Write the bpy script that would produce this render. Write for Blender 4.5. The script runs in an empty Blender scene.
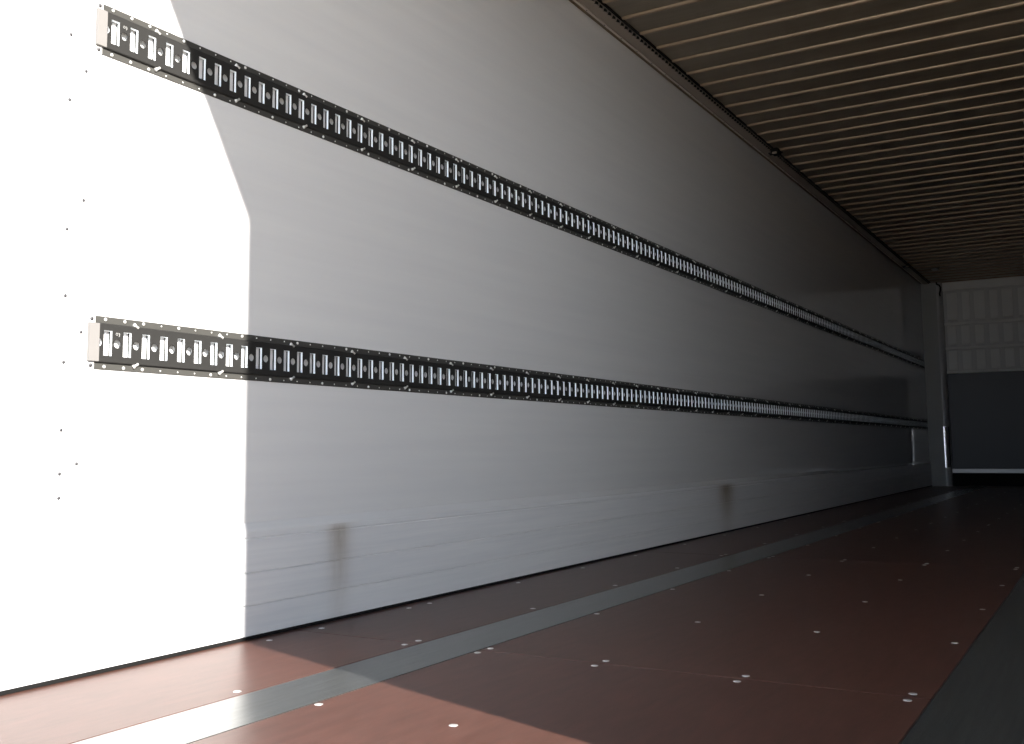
import bpy, math
from mathutils import Matrix, Vector

sc = bpy.context.scene
col = sc.collection

# ---------------------------------------------------------------- camera
F = 1013.0
PP = (512.0, 344.0)
def _ray(x, y): return Vector((x - PP[0], -(y - PP[1]), -F))
vy = _ray(1119, 444).normalized()
vx = -_ray(-1200, 467); vx = (vx - vx.dot(vy) * vy).normalized()
vz = vx.cross(vy)
cd = bpy.data.cameras.new('camera'); cam = bpy.data.objects.new('camera', cd); col.objects.link(cam)
cd.sensor_fit = 'HORIZONTAL'; cd.sensor_width = 36.0; cd.lens = F / 1024 * 36.0
cd.shift_y = -28 / 1024; cd.clip_start = 0.02; cd.clip_end = 500
CX, CZ = 2.17, 0.529
m = Matrix((vx, vy, vz)).to_4x4(); m.translation = Vector((CX, 0, CZ)); cam.matrix_world = m
sc.camera = cam

# ---------------------------------------------------------------- sky and sun
SLOPE, TANE = 0.325, 0.556
SKY, GLOW = 0.6, 10.2
world = bpy.data.worlds.new('world'); sc.world = world; world.use_nodes = True
wn = world.node_tree; wn.nodes.clear()
def wm(op, a, b=None, clamp=False):
    n = wn.nodes.new('ShaderNodeMath'); n.operation = op; n.use_clamp = clamp
    for i, v in enumerate((a, b)):
        if v is None: continue
        if isinstance(v, (int, float)): n.inputs[i].default_value = v
        else: wn.links.new(v, n.inputs[i])
    return n.outputs[0]
# blue sky, plus an added low glow beyond the doors that lights the wall
wtc = wn.nodes.new('ShaderNodeTexCoord'); wsp = wn.nodes.new('ShaderNodeSeparateXYZ')
wn.links.new(wtc.outputs['Generated'], wsp.inputs[0])
az = wm('ARCTAN2', wsp.outputs[0], wm('MULTIPLY', wsp.outputs[1], -1)); el = wm('ARCSINE', wsp.outputs[2])
def gauss(v, c, w):
    d = wm('DIVIDE', wm('SUBTRACT', v, c), w); return wm('MULTIPLY', wm('MULTIPLY', d, d), -1)
lobe = wm('EXPONENT', wm('ADD', gauss(az, math.radians(29), math.radians(18)), gauss(el, 0, math.radians(18))))
mixc = wn.nodes.new('ShaderNodeMix'); mixc.data_type = 'RGBA'; wn.links.new(lobe, mixc.inputs[0])
mixc.inputs[6].default_value = (*[c * SKY for c in (.64, .89, 1.32)], 1); mixc.inputs[7].default_value = (*[c * GLOW for c in (.92, 1.0, 1.10)], 1)
bg = wn.nodes.new('ShaderNodeBackground'); bg.inputs[1].default_value = 1.0
wo = wn.nodes.new('ShaderNodeOutputWorld')
wn.links.new(mixc.outputs[2], bg.inputs[0]); wn.links.new(bg.outputs[0], wo.inputs[0])

sd = bpy.data.lights.new('sun', 'SUN'); sd.energy = 17.5; sd.angle = math.radians(0.6); sd.color = (1, .95, .88)
sun = bpy.data.objects.new('sun', sd); col.objects.link(sun)
dirv = Vector((-1, SLOPE, -TANE * math.hypot(1, SLOPE))).normalized()
sun.rotation_euler = dirv.to_track_quat('-Z', 'Y').to_euler(); sun.location = (8, -2, 6)

sc.view_settings.view_transform = 'Standard'; sc.view_settings.look = 'None'
sc.view_settings.gamma = 1.0; sc.view_settings.use_curve_mapping = False
sc.view_settings.exposure = 0.0
sc.cycles.max_bounces = 14; sc.cycles.diffuse_bounces = 10; sc.cycles.glossy_bounces = 8
sc.cycles.use_denoising = True; sc.cycles.denoising_prefilter = 'ACCURATE'; sc.cycles.sample_clamp_indirect = 6.0
sc.cycles.caustics_reflective = True

# ---------------------------------------------------------------- materials
def mat(name, rgb, rough=.5, metal=0.0, spec=.5, coat=0.0):
    m = bpy.data.materials.new(name); m.use_nodes = True
    b = m.node_tree.nodes['Principled BSDF']
    b.inputs['Base Color'].default_value = (*rgb, 1); b.inputs['Roughness'].default_value = rough
    b.inputs['Metallic'].default_value = metal; b.inputs['Specular IOR Level'].default_value = spec
    b.inputs['Coat Weight'].default_value = coat; b.inputs['Coat Roughness'].default_value = .02
    return m
def nd(m, t, **kw):
    n = m.node_tree.nodes.new(t)
    for k, v in kw.items(): setattr(n, k, v)
    return n
def ln(m, a, b): m.node_tree.links.new(a, b)
def noise(m, scale_vec, scale=1.0, detail=4, rough=.6):
    tc = nd(m, 'ShaderNodeTexCoord'); mp = nd(m, 'ShaderNodeMapping'); mp.inputs['Scale'].default_value = scale_vec
    nz = nd(m, 'ShaderNodeTexNoise'); nz.inputs['Scale'].default_value = scale; nz.inputs['Detail'].default_value = detail
    nz.inputs['Roughness'].default_value = rough
    ln(m, tc.outputs['Object'], mp.inputs[0]); ln(m, mp.outputs[0], nz.inputs[0]); return nz.outputs['Fac']
def ramp(m, fac, a, b, lo=.3, hi=.7):
    r = nd(m, 'ShaderNodeValToRGB'); r.color_ramp.elements[0].position = lo; r.color_ramp.elements[1].position = hi
    r.color_ramp.elements[0].color = (*a, 1); r.color_ramp.elements[1].color = (*b, 1)
    ln(m, fac, r.inputs[0]); return r.outputs[0]
def bump(m, fac, strength, dist):
    b = nd(m, 'ShaderNodeBump'); b.inputs['Strength'].default_value = strength; b.inputs['Distance'].default_value = dist
    ln(m, fac, b.inputs['Height']); ln(m, b.outputs[0], m.node_tree.nodes['Principled BSDF'].inputs['Normal'])
def base(m): return m.node_tree.nodes['Principled BSDF'].inputs['Base Color']

M = {}
M['wall'] = mat('white_panel', (.74, .74, .74), .05, 0, .7, .7)
ln(M['wall'], ramp(M['wall'], noise(M['wall'], (3, .35, 9), 2.2, 5), (.68, .68, .685), (.72, .72, .715)), base(M['wall']))
bump(M['wall'], noise(M['wall'], (1, 3, 6), 1.2, 2), .012, .003)

# kick profile: pale alloy with two rusty brown vertical stains
k = M['kick'] = mat('kick_alloy', (.66, .67, .69), .34, 0.0, .5)
tc = nd(k, 'ShaderNodeTexCoord'); sp = nd(k, 'ShaderNodeSeparateXYZ'); ln(k, tc.outputs['Object'], sp.inputs[0])
def mth(m, op, a, b=None, c=None, clamp=False):
    n = nd(m, 'ShaderNodeMath', operation=op); n.use_clamp = clamp
    for i, v in enumerate((a, b, c)):
        if v is None: continue
        if isinstance(v, (int, float)): n.inputs[i].default_value = v
        else: ln(m, v, n.inputs[i])
    return n.outputs[0]
def stain(y0, w, amt):
    d = mth(k, 'DIVIDE', mth(k, 'SUBTRACT', sp.outputs[1], y0), w)
    g = mth(k, 'EXPONENT', mth(k, 'MULTIPLY', mth(k, 'MULTIPLY', d, d), -1.0))
    top = mth(k, 'MULTIPLY', mth(k, 'DIVIDE', mth(k, 'SUBTRACT', .315, sp.outputs[2]), .03, clamp=True), 1.0)
    fade = mth(k, 'ADD', .30, mth(k, 'MULTIPLY', .9, mth(k, 'DIVIDE', mth(k, 'SUBTRACT', sp.outputs[2], .06), .22, clamp=True)))
    return mth(k, 'MULTIPLY', mth(k, 'MULTIPLY', mth(k, 'MULTIPLY', g, top), fade), amt)
st = mth(k, 'MAXIMUM', stain(2.535, .052, .50), stain(6.27, .13, .75))
st = mth(k, 'MULTIPLY', st, mth(k, 'ADD', .62, mth(k, 'MULTIPLY', noise(k, (1, 60, 14), 1.0, 3), .7)), clamp=True)
mx = nd(k, 'ShaderNodeMix', data_type='RGBA'); ln(k, st, mx.inputs[0])
ln(k, ramp(k, noise(k, (2, 1.2, 40), 1.4, 4), (.63, .635, .645), (.70, .70, .70)), mx.inputs[6])
mx.inputs[7].default_value = (.20, .14, .07, 1); ln(k, mx.outputs[2], base(k))

f = M['floor'] = mat('phenolic_plywood', (.10, .045, .035), .34, 0, .26)
ln(f, ramp(f, noise(f, (14, 2.2, 1), 2.6, 8, .7), (.056, .026, .019), (.098, .0445, .034)), base(f))
bump(f, noise(f, (90, 90, 1), 3, 2), .25, .0008)
M['floor_base'] = mat('floor_black', (.012, .011, .010), .6)
s = M['steel'] = mat('galvanised_strip', (.34, .35, .34), .27, .85, .5)
ln(s, ramp(s, noise(s, (30, 1.0, 1), 3, 6), (.17, .18, .178), (.26, .27, .265)), base(s))
bump(s, noise(s, (60, 4, 1), 3, 2), .2, .0008)
M['floor_screw'] = mat('bright_zinc', (.80, .80, .80), .30, .7)
M['rail'] = mat('rail_black', (.021, .0206, .0198), .5, 0, .25)
M['flange'] = mat('flange_black', (.054, .053, .049), .42, .1, .4)
M['lip'] = mat('slot_zinc', (.84, .90, .94), .5, .0, .3)
M['zinc'] = mat('rivet_zinc', (.80, .80, .78), .32, .5, .5)
M['cap'] = mat('cap_offwhite', (.170, .163, .158), .5)
M['mark'] = mat('mark_white', (.30, .30, .29), .5)
M['dot'] = mat('wall_screw', (.05, .05, .055), .4, .3)
c = M['ceil'] = mat('roof_sheet', (.30, .27, .23), .30, .3, .5)
ln(c, ramp(c, noise(c, (.6, 6, 1), 2, 4), (.19, .16, .12), (.26, .22, .165)), base(c))
M['rib'] = mat('roof_rib_lit', (.28, .215, .15), .30, .3, .5)  # lighter than the sheet: lit look of the ribs put into the colour
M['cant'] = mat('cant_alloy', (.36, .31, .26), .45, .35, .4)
M['cant_light'] = mat('cant_lip_lit', (.66, .60, .54), .4, .1)  # brighter copy of the alloy, lit look of the bevel
M['cant_dark'] = mat('cant_shade', (.16, .115, .07), .5, .1, .4)  # browner copy of the alloy, underside shade put into the colour
M['rubber'] = mat('rubber_black', (.006, .006, .006), .7, 0, .2)
M['post'] = mat('post_grey_white', (.43, .44, .43), .5, 0, .2)
M['edge_trim'] = mat('edge_trim_alloy', (.52, .52, .52), .5, .3)
M['glint'] = mat('polished_glint', (.75, .75, .77), .24, 1.0)
M['front'] = mat('front_painted_steel', (.84, .84, .82), .45)
M['plast'] = mat('front_dark_board', (.035, .036, .042), .45)
M['plate'] = mat('front_alu_strip', (.55, .55, .55), .4, .4)
M['lamp'] = mat('lamp_lens', (.70, .70, .68), .3)
M['frame'] = mat('portal_white', (.72, .72, .71), .35)
M['ground'] = mat('yard_concrete', (.40, .39, .37), .85)
ln(M['ground'], ramp(M['ground'], noise(M['ground'], (.4, .4, .4), 2, 8), (.66, .57, .46), (.80, .70, .57)), base(M['ground']))

# ---------------------------------------------------------------- mesh helpers
class MB:
    def __init__(s): s.v = []; s.f = []; s.m = []; s.sm = []
    def add(s, vs, fs, mi=0, smooth=False):
        o = len(s.v); s.v += [tuple(v) for v in vs]
        for q in fs: s.f.append(tuple(o + i for i in q)); s.m.append(mi); s.sm.append(smooth)
    def box(s, a, b, mi=0, bv=0.0):
        x0, y0, z0 = a; x1, y1, z1 = b
        if bv <= 0:
            s.add([(x0,y0,z0),(x1,y0,z0),(x1,y1,z0),(x0,y1,z0),(x0,y0,z1),(x1,y0,z1),(x1,y1,z1),(x0,y1,z1)],
                  [(3,2,1,0),(4,5,6,7),(0,1,5,4),(1,2,6,5),(2,3,7,6),(3,0,4,7)], mi); return
        t = bv
        s.add([(x0+t,y0+t,z0),(x1-t,y0+t,z0),(x1-t,y1-t,z0),(x0+t,y1-t,z0),
               (x0,y0,z0+t),(x1,y0,z0+t),(x1,y1,z0+t),(x0,y1,z0+t),
               (x0,y0,z1-t),(x1,y0,z1-t),(x1,y1,z1-t),(x0,y1,z1-t),
               (x0+t,y0+t,z1),(x1-t,y0+t,z1),(x1-t,y1-t,z1),(x0+t,y1-t,z1)],
              [(3,2,1,0)] + [(4*r+i, 4*r+(i+1)%4, 4*r+4+(i+1)%4, 4*r+4+i) for r in range(3) for i in range(4)] + [(12,13,14,15)], mi)
    def extrude_y(s, prof, y0, y1, mi=0, mids=None):   # prof: closed polygon of (x,z), counter-clockwise seen from -Y
        n = len(prof)
        o = len(s.v)
        s.v += [(x, y0, z) for x, z in prof] + [(x, y1, z) for x, z in prof]
        for i in range(n):
            j = (i + 1) % n
            s.f.append((o+i, o+j, o+n+j, o+n+i)); s.m.append(mids[i] if mids else mi); s.sm.append(False)
        s.f.append(tuple(o+n-1-i for i in range(n))); s.m.append(mi); s.sm.append(False)
        s.f.append(tuple(o+n+i for i in range(n))); s.m.append(mi); s.sm.append(False)
    def dome(s, c, axis, r, h, n=10, mi=0):            # low screw head on a surface
        ax = Vector(axis).normalized(); u = ax.orthogonal().normalized(); w = ax.cross(u); c = Vector(c)
        vs = []
        for rr, hh in ((1, 0), (.95, .45), (.62, .9)):
            vs += [c + u*math.cos(2*math.pi*i/n)*r*rr + w*math.sin(2*math.pi*i/n)*r*rr + ax*h*hh for i in range(n)]
        vs.append(c + ax*h)
        fs = [(k*n+i, k*n+(i+1)%n, (k+1)*n+(i+1)%n, (k+1)*n+i) for k in range(2) for i in range(n)]
        fs += [(2*n+i, 2*n+(i+1)%n, 3*n) for i in range(n)] + [tuple(range(n-1, -1, -1))]
        s.add(vs, fs, mi, True)
    def tube(s, pts, r, n=8, mi=0, radii=None):
        pts = [Vector(p) for p in pts]; o = len(s.v); N = len(pts)
        ref = Vector((0.12, .3, .95)).normalized()
        for k, p in enumerate(pts):
            t = (pts[min(k+1, N-1)] - pts[max(k-1, 0)]).normalized()
            u = t.cross(ref).normalized(); w = t.cross(u); q = radii[k] if radii else r
            s.v += [tuple(p + (u*math.cos(2*math.pi*i/n) + w*math.sin(2*math.pi*i/n))*q) for i in range(n)]
        for k in range(N-1):
            for i in range(n):
                s.f.append((o+k*n+i, o+k*n+(i+1)%n, o+(k+1)*n+(i+1)%n, o+(k+1)*n+i)); s.m.append(mi); s.sm.append(True)
        s.f.append(tuple(o+i for i in range(n-1, -1, -1))); s.m.append(mi); s.sm.append(False)
        s.f.append(tuple(o+(N-1)*n+i for i in range(n))); s.m.append(mi); s.sm.append(False)
    def mesh(s, name, mats, fix=True):
        me = bpy.data.meshes.new(name); me.from_pydata(s.v, [], s.f)
        for q in (mats if isinstance(mats, (list, tuple)) else [mats]): me.materials.append(q)
        me.polygons.foreach_set('material_index', s.m); me.polygons.foreach_set('use_smooth', s.sm)
        if fix:
            import bmesh
            b = bmesh.new(); b.from_mesh(me); bmesh.ops.recalc_face_normals(b, faces=b.faces); b.to_mesh(me); b.free()
        me.update(); return me
    def build(s, name, mats, parent=None, kind=None, fix=True):
        return link(name, s.mesh(name, mats, fix), parent, kind)
def link(name, me, parent=None, kind=None, loc=None):
    o = bpy.data.objects.new(name, me); col.objects.link(o)
    if parent: o.parent = parent
    if kind: o['kind'] = kind
    if loc is not None: o.location = loc
    return o
def tag(o, label, cat, group=None, kind=None):
    o['label'] = label; o['category'] = cat
    if group: o['group'] = group
    if kind: o['kind'] = kind
    return o
def empty(name, loc=(0, 0, 0)):
    o = bpy.data.objects.new(name, None); col.objects.link(o); o.location = loc; o.empty_display_size = .05; return o

Y0, YR, YF = 1.02, 1.323, 14.60        # left wall starts, right wall starts, front wall
W, H = 2.47, 2.708
ZB, ZA = .8055, 1.6108                 # rail centre heights
BH = .047                              # half height of a rail body
S_P = .058; RY0 = 1.622; NC = 220      # slot pitch, first hole, number of cells

# ---------------------------------------------------------------- left wall with rail recesses
mb = MB()
rec = .041
prof = [(-.06, -.05), (0, -.05), (0, ZB-rec), (-.005, ZB-rec), (-.005, ZB+rec), (0, ZB+rec),
        (0, ZA-rec), (-.005, ZA-rec), (-.005, ZA+rec), (0, ZA+rec), (0, H+.05), (-.06, H+.05)]
mb.extrude_y([(x, z) for x, z in prof], RY0-.010, YF+.1)
mb.extrude_y([(-.06, -.05), (0, -.05), (0, H+.05), (-.06, H+.05)], Y0, RY0-.010)
wall_left = mb.build('wall_left', M['wall'], kind='structure')
mb = MB(); mb.dome((0, 0, 0), (1, 0, 0), .0048, .0022, 8); dotme = mb.mesh('screw', M['dot'])
for y, zs in ((1.535, (.104, .185, .281, .426, .483, .587, .750, .911, 1.074, 1.396, 1.561, 1.73)),
              (1.580, (.104, .506, .827, 1.154, 1.482, 1.80))):
    for z in zs: link('screw', dotme, wall_left, loc=(0.0, y - .012*max(0, (z-.8)/.76), z + .004*max(0, (z-.8)/.76)))

MB_ = MB(); MB_.box((W, YR, -.05), (W+.06, YF+.1, H+.05)); MB_.build('wall_right', M['wall'], kind='structure')

# ---------------------------------------------------------------- kick profile
mb = MB()
P = .012
prof = [(0.0005, .010), (P, .010), (P, .092), (P-.004, .0935), (P-.004, .0965), (P+.0015, .098), (P+.0015, .184), (P-.004, .186), (P-.004, .189), (P+.001, .1905),
        (P+.001, .279), (P-.003, .281), (P-.003, .284), (P, .286), (P, .302), (P-.003, .311), (.003, .324), (.0005, .328)]
mb.extrude_y(prof, Y0, YF-.15, 0, mids=[1 if i in (14, 15, 16) else 0 for i in range(len(prof))])  # top bevel takes the wall white so it reads as lit
mb.build('baseboard_left', [M['kick'], M['wall']], kind='structure')
mb = MB(); mb.box((.0005, Y0, .0005), (.016, YF-.15, .010)); mb.build('trim_1', M['rubber'], kind='structure')

# ---------------------------------------------------------------- floor boards and steel strips
mb = MB()
SX = (.480, .670)
lanes = [(.0, SX[0]-.0025), (SX[1]+.0025, W-SX[1]-.0025), (W-SX[0]+.0025, W)]
seams = [Y0, 2.33, 4.925, 7.50, 10.12, 12.74, YF]
for a, b in lanes:
    for y, y2 in zip(seams[:-1], seams[1:]): mb.box((a, y+.0012, -.021), (b, y2-.0012, 0), 0, .0012)
mb.box((0, Y0, -.06), (W, YF, -.0215), 1)
floor = mb.build('floor', [M['floor'], M['floor_base']], kind='structure')
mb = MB(); mb.dome((0, 0, 0), (0, 0, 1), .0095, .0016, 12); sme = mb.mesh('screw', M['floor_screw'])
rows = [1.68]
for a in seams[1:-1]:
    rows += [a-.032, a+.032]
    rows += [a+.032 + .6485*i for i in (1, 2, 3)]
rows = [r for r in rows if r < 14.4]
pts = []
for x in (.68+.008, 1.03, 1.39, 1.757, .45, 2.04, 2.40):
    for r in rows: pts.append((x, r))
for r in (2.17, 2.39, 2.83, 2.95, 3.56, 4.13, 4.71, 5.38, 6.04, 6.70, 7.35, 8.0, 9.3, 10.6): pts.append((.07, r))
vis = [p for p in pts if p[0] < 1.8 + .0*p[1]]
vis.sort(key=lambda p: (p[0]-CX)**2 + p[1]**2)
for x, y in vis[:100]: link('screw', sme, floor, loc=(x, y, 0.0))
mb = MB()
for x, y in vis[100:] + [p for p in pts if p[0] >= 1.8]: mb.dome((x, y, 0), (0, 0, 1), .0095, .0016, 8)
mb.build('screws', M['floor_screw'], floor, kind='stuff')

for x0, lab in ((SX[0], 'long grey steel strip let into the floor nearer the railed side wall'),
                (W-SX[1], 'dark steel floor strip cut off by the bottom right corner')):
    mb = MB(); mb.box((x0, Y0, -.021), (x0+SX[1]-SX[0], YF-.02, 0), 0, .0015)
    tag(mb.build('floor_strip', M['steel']), lab, 'metal strip', 'steel strips set in the floor')

# ---------------------------------------------------------------- lashing rails
def rail_body_mesh():
    mb = MB(); XF = .009; XL = .0015
    sw, sh, hr = .0120, .0315, .0108
    NS = 16
    def holecell(yc):                     # square ring with round hole, half-width q
        q = S_P/2 - .0155
        zt = BH
        ci, sq = [], []
        for i in range(NS):
            a = 2*math.pi*i/NS + math.pi/NS*0
            ca, sa = math.cos(a), math.sin(a)
            ci.append((yc + ca*hr, sa*hr)); k_ = q/max(abs(ca), abs(sa)); sq.append((yc + ca*k_, sa*k_))
        vs = [(XF, y, z) for y, z in sq] + [(XF, y, z) for y, z in ci] + [(XF-.003, y, z) for y, z in ci]
        fs = [(i, (i+1)%NS, NS+(i+1)%NS, NS+i) for i in range(NS)]
        mb.add(vs, fs, 0)
        mb.add(vs, [(NS+i, NS+(i+1)%NS, 2*NS+(i+1)%NS, 2*NS+i) for i in range(NS)], 0)
        for s_ in (1, -1):
            mb.add([(XF, yc-q, s_*q), (XF, yc+q, s_*q), (XF, yc+q, s_*zt), (XF, yc-q, s_*zt)], [(0, 1, 2, 3) if s_ > 0 else (3, 2, 1, 0)], 0)
        return q
    for k_ in range(NC):
        yh = k_*S_P; ys = yh + S_P/2
        if k_ == 0:                       # half hole at the rail end
            q = S_P/2 - .0155; arc = [(-hr*math.cos(a), hr*math.sin(a)) for a in []]
            A = [(math.sin(math.pi*i/8)*hr, -math.cos(math.pi*i/8)*hr) for i in range(9)]
            B = [(0, -q), (q*.5, -q), (q, -q), (q, -q*.5), (q, 0), (q, q*.5), (q, q), (q*.5, q), (0, q)]
            mb.add([(XF, y, z) for y, z in A] + [(XF, y, z) for y, z in B] + [(XF-.005, y, z) for y, z in A],
                   [(i, 9+i, 10+i, i+1) for i in range(8)], 0)
            mb.add([(XF, y, z) for y, z in A] + [(XF-.005, y, z) for y, z in A], [(i, i+1, 10+i, 9+i) for i in range(8)], 1)
            for s_ in (1, -1): mb.add([(XF, 0, s_*q), (XF, q, s_*q), (XF, q, s_*BH), (XF, 0, s_*BH)], [(0, 1, 2, 3) if s_ > 0 else (3, 2, 1, 0)], 0)
        else: q = holecell(yh)
        a, b = yh + q, yh + S_P - q       # slot column
        c, d = ys - sw, ys + sw
        ch = .003
        for (y_0, y_1, z_0, z_1) in ((a, b, sh, BH), (a, b, -BH, -sh), (a, c, -sh, sh), (d, b, -sh, sh)):
            if y_1 - y_0 > 1e-6: mb.add([(XF, y_0, z_0), (XF, y_1, z_0), (XF, y_1, z_1), (XF, y_0, z_1)], [(0, 1, 2, 3)], 0)
        # pressed-in zinc lips: slightly folded, two long ones and the short ends
        R = [(XF, c, -sh), (XF, d, -sh), (XF, d, sh), (XF, c, sh)]
        R2 = [(XL, c, -sh+.001), (XL, d, -sh+.001), (XL, d, sh-.001), (XL, c, sh-.001)]
        mb.add(R + R2, [(0, 1, 5, 4), (1, 2, 6, 5), (2, 3, 7, 6), (3, 0, 4, 7)], 1)
        mb.add([(XL, d+.0006, -sh), (-.0045, d+.0006, -sh), (-.0045, d+.0006, sh), (XL, d+.0006, sh)], [(0, 1, 2, 3)], 0)  # dark sheet added beyond the far lip as the shade of the gap
        # back side of lips so they have thickness
        R3 = [(XL, c-.0015, -sh-.001), (XL, d+.0015, -sh-.001), (XL, d+.0015, sh+.001), (XL, c-.0015, sh+.001)]
        mb.add(R2 + R3, [(0, 1, 5, 4), (1, 2, 6, 5), (2, 3, 7, 6), (3, 0, 4, 7)], 1)
    L = NC*S_P - S_P/2 + .0135
    # folded long edges down to the flanges
    for s_ in (1, -1):
        z1, z2, z3 = s_*BH, s_*(BH+.002), s_*(BH+.0035)
        vs = [(XF, 0, z1), (XF, L, z1), (XF-.0015, L, z2), (XF-.0015, 0, z2), (.0015, L, z3), (.0015, 0, z3)]
        mb.add(vs, [(0, 1, 2, 3) if s_ < 0 else (3, 2, 1, 0), (3, 2, 4, 5) if s_ < 0 else (5, 4, 2, 3)], 0)
    return mb.mesh('rail_body', [M['rail'], M['lip']], fix=False), L

body_me, RL = rail_body_mesh()
mb = MB(); mb.box((.0004, 0, 0), (.0024, RL, .0185), 0, .0005); flange_me = mb.mesh('flange', M['flange'])
mb = MB(); mb.dome((0, 0, 0), (1, 0, 0), .0024, .0015, 8); riv_s = mb.mesh('rivet', M['zinc'])
mb = MB(); mb.dome((0, 0, 0), (1, 0, 0), .0046, .0028, 10); riv_b = mb.mesh('rivet', M['zinc'])
def bolt_mesh(s_):
    mb = MB(); a = Vector((.001, -.007, s_*.0045)); b = Vector((.0065, .006, -s_*.005))
    mb.tube([a, a.lerp(b, .06), a.lerp(b, .35), a.lerp(b, .42), a.lerp(b, .95), b], .004, 8,
            radii=[.0038, .0052, .0052, .0036, .0036, .002]); return mb.mesh('bolt', M['zinc'])
bolt_t, bolt_l = bolt_mesh(1), bolt_mesh(-1)
mb = MB(); mb.box((.0004, -.0240, -BH-.001), (.0098, .0040, BH+.001), 0, .0012); cap_me = mb.mesh('end_cap', M['cap'])
mb = MB(); mb.box((.0004, -.0245, -.0095), (.0030, -.0045, .0095), 0, .0008); ear_me = mb.mesh('washer_plate', M['zinc'])
mb = MB(); mb.dome((0, 0, 0), (1, 0, 0), .0050, .0030, 10); scr_me = mb.mesh('screw', M['dot'])
mb = MB()
ring = [(.0095, math.cos(2*math.pi*i/12)*.003-.003, math.sin(2*math.pi*i/12)*.003+.001) for i in range(13)]
mb.tube(ring, .0008, 6); mb.tube([(.0095, .002, .004), (.0095, .0048, .003), (.0095, .0048, -.003), (.0095, .003, -.005)], .0010, 6)
mark_me = mb.mesh('stamped_mark', M['mark'])

def lashing_rail(zc, y0, label):
    r = empty('lashing_rail', (0, y0, zc)); tag(r, label, 'cargo rail', 'perforated lashing rails on the side wall')
    link('rail_body', body_me, r)
    link('flange', flange_me, r, loc=(0, -.004, BH+.0015)); link('flange', flange_me, r, loc=(0, -.004, -BH-.020))
    cap = link('end_cap', cap_me, r); cap['label'] = 'off-white end cap closing the near end'
    for s_ in (1, -1):
        e = link('washer_plate', ear_me, r, loc=(0, .0, s_*(BH+.011)))
        link('screw', scr_me, e, loc=(.0030, -.0150, 0))
    link('stamped_mark', mark_me, r, loc=(0, S_P, .0235))
    n = 0; rest = MB()
    for k_ in range(NC):
        y = .025 + S_P*k_
        for s_, ph in ((1, 0), (-1, 2)):
            big = k_ % 4 == ph or k_ < 3
            z = s_*(BH+.0125)
            if k_ < 50: link('rivet', riv_b if big else riv_s, r, loc=(.0024, y, z))
            elif y < RL-.01: rest.dome((.0024, y, z), (1, 0, 0), .0046 if big else .0024, .0028 if big else .0015, 6)
    rest.build('rivets', M['zinc'], r, kind='stuff')
    for k_ in range(43):
        y = (.115 if zc < 1 else .165) + .2895*k_
        link('bolt', bolt_t, r, loc=(.003, y, BH+.004)); link('bolt', bolt_l, r, loc=(.003, y+.002, -BH-.004))
    return r
lashing_rail(ZA, 1.6155, 'upper black slotted lashing rail sloping steeply across the white wall')
lashing_rail(ZB, RY0, 'lower black slotted lashing rail at mid height on the white wall')

# ---------------------------------------------------------------- ceiling with stamped ribs
mb = MB(); ZC = H+.014
mb.box((-.06, YR, ZC), (W+.06, YF+.1, ZC+.03))
RIB = .2263; k0 = int((4.578 - 1.55)/RIB)
y = 4.578 - k0*RIB
XA, XB = .140, W-.140
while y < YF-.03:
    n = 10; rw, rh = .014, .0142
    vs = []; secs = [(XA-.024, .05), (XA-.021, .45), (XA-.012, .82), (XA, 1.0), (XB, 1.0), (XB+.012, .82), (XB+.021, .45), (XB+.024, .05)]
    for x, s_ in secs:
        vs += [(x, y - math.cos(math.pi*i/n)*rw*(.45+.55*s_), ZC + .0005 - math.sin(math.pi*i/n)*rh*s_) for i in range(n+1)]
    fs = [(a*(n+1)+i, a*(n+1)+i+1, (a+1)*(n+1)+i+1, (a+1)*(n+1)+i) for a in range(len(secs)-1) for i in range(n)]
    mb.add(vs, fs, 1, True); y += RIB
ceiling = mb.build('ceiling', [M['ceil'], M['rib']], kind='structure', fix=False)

# cant rail between wall and roof
mb = MB()
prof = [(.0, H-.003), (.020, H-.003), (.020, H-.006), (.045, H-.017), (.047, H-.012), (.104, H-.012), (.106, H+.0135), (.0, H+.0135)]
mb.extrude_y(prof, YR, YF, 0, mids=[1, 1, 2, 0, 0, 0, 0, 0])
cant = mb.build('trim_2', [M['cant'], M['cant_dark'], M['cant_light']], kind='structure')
mb = MB(); mb.dome((0, 0, 0), (-.35, 0, -1), .0045, .003, 8); rme = mb.mesh('rivet', M['dot'])
y = 4.35
while y < 14.4: link('rivet', rme, cant, loc=(.033, y, H-.0115)); y += .205
mb = MB()
mb.box((.110, YR, H+.006), (.122, YF, H+.0135))  # black strip and teeth stand in for fine corrugation in shade
y = YR+.02
while y < YF-.04:
    mb.add([(.111, y, H-.001), (.111, y+.026, H-.001), (.098, y+.006, H-.0125), (.111, y, H-.0122), (.111, y+.026, H-.0122), (.098, y+.006, H-.0121)],
           [(0, 1, 2), (5, 4, 3), (0, 3, 4, 1), (1, 4, 5, 2), (2, 5, 3, 0)]); y += .05
tag(mb.build('toothed_shade', M['rubber']), 'black toothed corrugation seal running along the ceiling edge above the side wall', 'shading')

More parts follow.
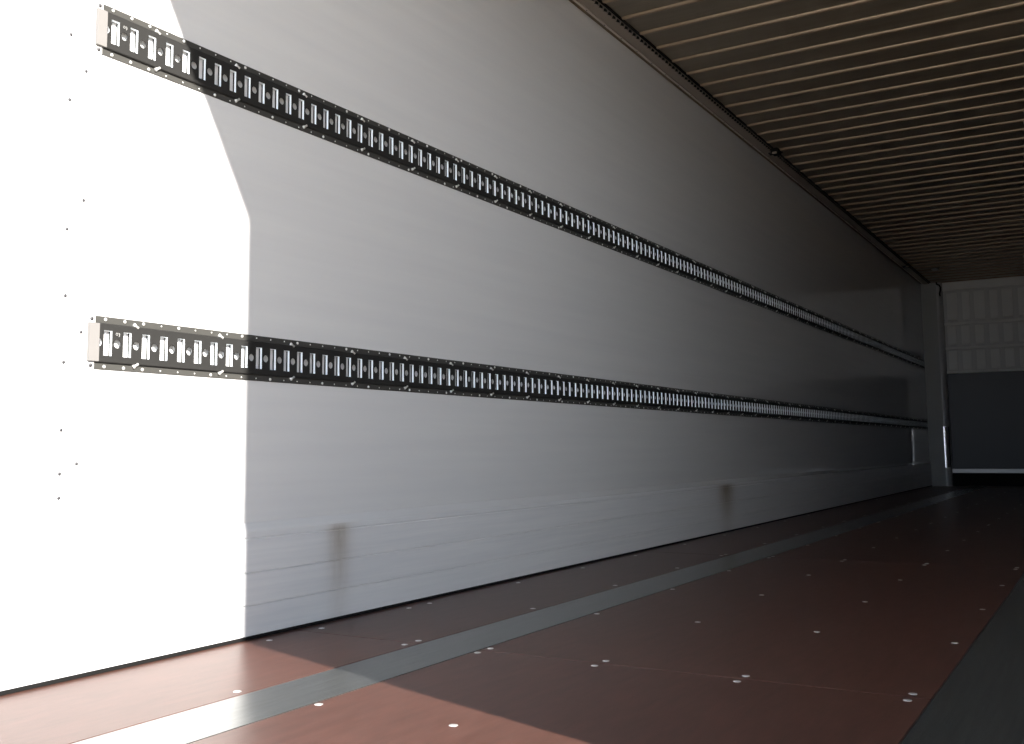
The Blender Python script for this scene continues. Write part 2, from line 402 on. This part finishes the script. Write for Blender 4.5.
# small fittings along the roof edge
def bracket(y, x, label):
    r = empty('roof_bracket', (x, y, H)); tag(r, label, 'bracket', 'black brackets at the roof edge')
    mb = MB(); mb.box((-.035, -.045, -.030), (.020, .045, .013), 0, .006); mb.box((-.06, -.012, -.022), (-.03, .03, -.008), 0, .003); mb.build('housing', M['rubber'], r)
    mb = MB(); mb.box((-.020, -.055, -.036), (.012, -.040, -.020), 0, .003); mb.build('clip', M['cant'], r)
    mb = MB(); mb.tube([(.0, .04, -.01), (.012, .06, -.004), (.016, .085, .006)], .005, 6); mb.build('cable_stub', M['rubber'], r)
bracket(7.27, .135, 'small black bracket halfway along the ceiling edge')
bracket(12.85, .110, 'small black bracket at the far end of the ceiling edge near the corner post')
r = empty('ceiling_lamp', (.346, 13.33, ZC)); tag(r, 'small pale oval lamp on the ceiling near the far corner post', 'lamp')
mb = MB(); mb.dome((0, 0, 0), (0, 0, -1), .055, .012, 20); mb.build('lamp_base', M['cant'], r)
mb = MB(); mb.dome((0, 0, -.010), (0, 0, -1), .045, .024, 20); mb.build('lens', M['lamp'], r)

# ---------------------------------------------------------------- corner post
mb = MB(); YP = 14.45; PX = .255; rr = .065; n = 14
prof = [(.0005, YP), (PX-rr, YP)] + [(PX-rr + math.sin(math.pi/2*i/n)*rr, YP+rr - math.cos(math.pi/2*i/n)*rr) for i in range(1, n+1)] + [(PX, YF), (.0005, YF)]
N = len(prof); vs = [(x, y, .0) for x, y in prof] + [(x, y, H-.001) for x, y in prof]
mb.add(vs, [tuple(range(N-1, -1, -1)), tuple(range(N, 2*N)), (0, 1, N+1, N), (N-2, N-1, 2*N-1, 2*N-2), (N-1, 0, N, 2*N-1)])
mb.add(vs, [(i, i+1, N+i+1, N+i) for i in range(1, N-2)], 0, True)
post = mb.build('corner_post', M['post'], fix=False)
mb = MB()
arc = [(PX-rr + math.sin(math.pi/2*i/n)*(rr+.0015), YP+rr - math.cos(math.pi/2*i/n)*(rr+.0015)) for i in range(n+1)]  # polished strip added only to make a glint on the post edge
mb.add([(x, y, .24) for x, y in arc] + [(x, y, .78) for x, y in arc], [(i, i+1, n+2+i, n+1+i) for i in range(n)], 0, True)
mb.add([(x, y, z) for z in (.24, .78) for x, y in arc] + [(PX-rr + (x-PX+rr)*.96, YP+rr + (y-YP-rr)*.96, z) for z in (.24, .78) for x, y in arc],
       [(i, i+1, 2*n+2+i+1, 2*n+2+i) for i in range(n)] + [(n+1+i, n+2+i, 3*n+3+i+1, 3*n+3+i) for i in range(n)], 0)
mb.build('edge_glint', M['glint'], post, fix=False)['label'] = 'added polished guard partway up the edge'
mb = MB(); N2 = len(arc); a2 = [(x-(x-PX+rr)/(rr+.0015)*.0008, y-(y-YP-rr)/(rr+.0015)*.0008) for x, y in arc]
mb.add([(x, y, .001) for x, y in a2] + [(x, y, H-.003) for x, y in a2], [(i, i+1, N2+i+1, N2+i) for i in range(N2-1)], 0, True)
mb.build('edge_trim', M['edge_trim'], post, fix=False)['label'] = 'lighter rounded metal trim down the free edge'
tag(post, 'pale grey upright post in the far corner between side and front walls', 'post')

mb = MB()
mb.tube([(.20, 14.437, H-.004), (.205, 14.432, H-.03), (.238, 14.428, H-.045), (.25, 14.43, H-.075), (.247, 14.43, H-.115), (.235, 14.432, H-.16), (.24, 14.434, H-.19)], .009, 8)
tag(mb.build('cable', M['rubber']), 'short loose black cable dangling over the top of the corner post', 'cable')

# ---------------------------------------------------------------- front wall
mb = MB(); Z1 = 1.487
mb.box((-.06, YF, -.05), (W+.06, YF+.1, H+.05), 1)
for zr0, zr1, xs in ((2.19, 2.57, [(.30+.335*i, .30+.335*i+.125) for i in range(7)] + [(.49+.335*i, .49+.335*i+.09) for i in range(6)]),
                     (1.86, 2.12, [(.29+.17*i, .29+.17*i+.105) for i in range(13)]),
                     (1.53, 1.79, [(.29+.17*i, .29+.17*i+.105) for i in range(13)])):
    for a, b in xs:
        if b < W-.02: mb.box((a, YF-.036, zr0), (b, YF+.005, zr1), 0, .010)
mb.box((.0, YF-.034, 2.135), (W, YF+.005, 2.165), 0, .004); mb.box((.0, YF-.034, 1.805), (W, YF+.005, 1.835), 0, .004)
mb.box((.0, YF-.040, Z1), (W, YF+.005, 1.515), 0, .004)
mb.box((.0, YF-.040, 2.60), (W, YF+.005, H), 0, .004)
M['front_back'] = mat('front_recess_shade', (.70, .70, .69), .5)  # shade of the recesses put into a darker grey
front = mb.build('wall_front', [M['front'], M['front_back']], kind='structure')
mb = MB(); mb.box((PX, YF-.012, .225), (W, YF-.0005, Z1-.003), 0, .002)
tag(mb.build('dark_board', M['plast']), 'dark flat board on the lower half of the front wall', 'board')
mb = MB(); mb.box((PX, YF-.020, .170), (W, YF-.0005, .2245), 0, .003)
mb.build('trim_3', M['plate'], kind='structure')
mb = MB(); mb.box((PX, YF-.008, .0005), (W, YF-.0005, .169)); mb.build('black_strip_front', M['rubber'], kind='structure')  # flat black strip from the floor up to the trim

# ---------------------------------------------------------------- rear portal and the yard outside
ZH = 2.655
mb = MB(); mb.box((.0, YR, ZH), (W, YR+.12, ZC-.0005), 0, .004); mb.box((1.79, YR-.012, ZH-.02), (1.85, YR+.02, ZH+.04), 0, .004)
mb.build('door_1', M['frame'], kind='structure')
mb = MB(); mb.box((-60, -60, -1.30), (60, 60, -1.25)); mb.build('ground', M['ground'], kind='structure')
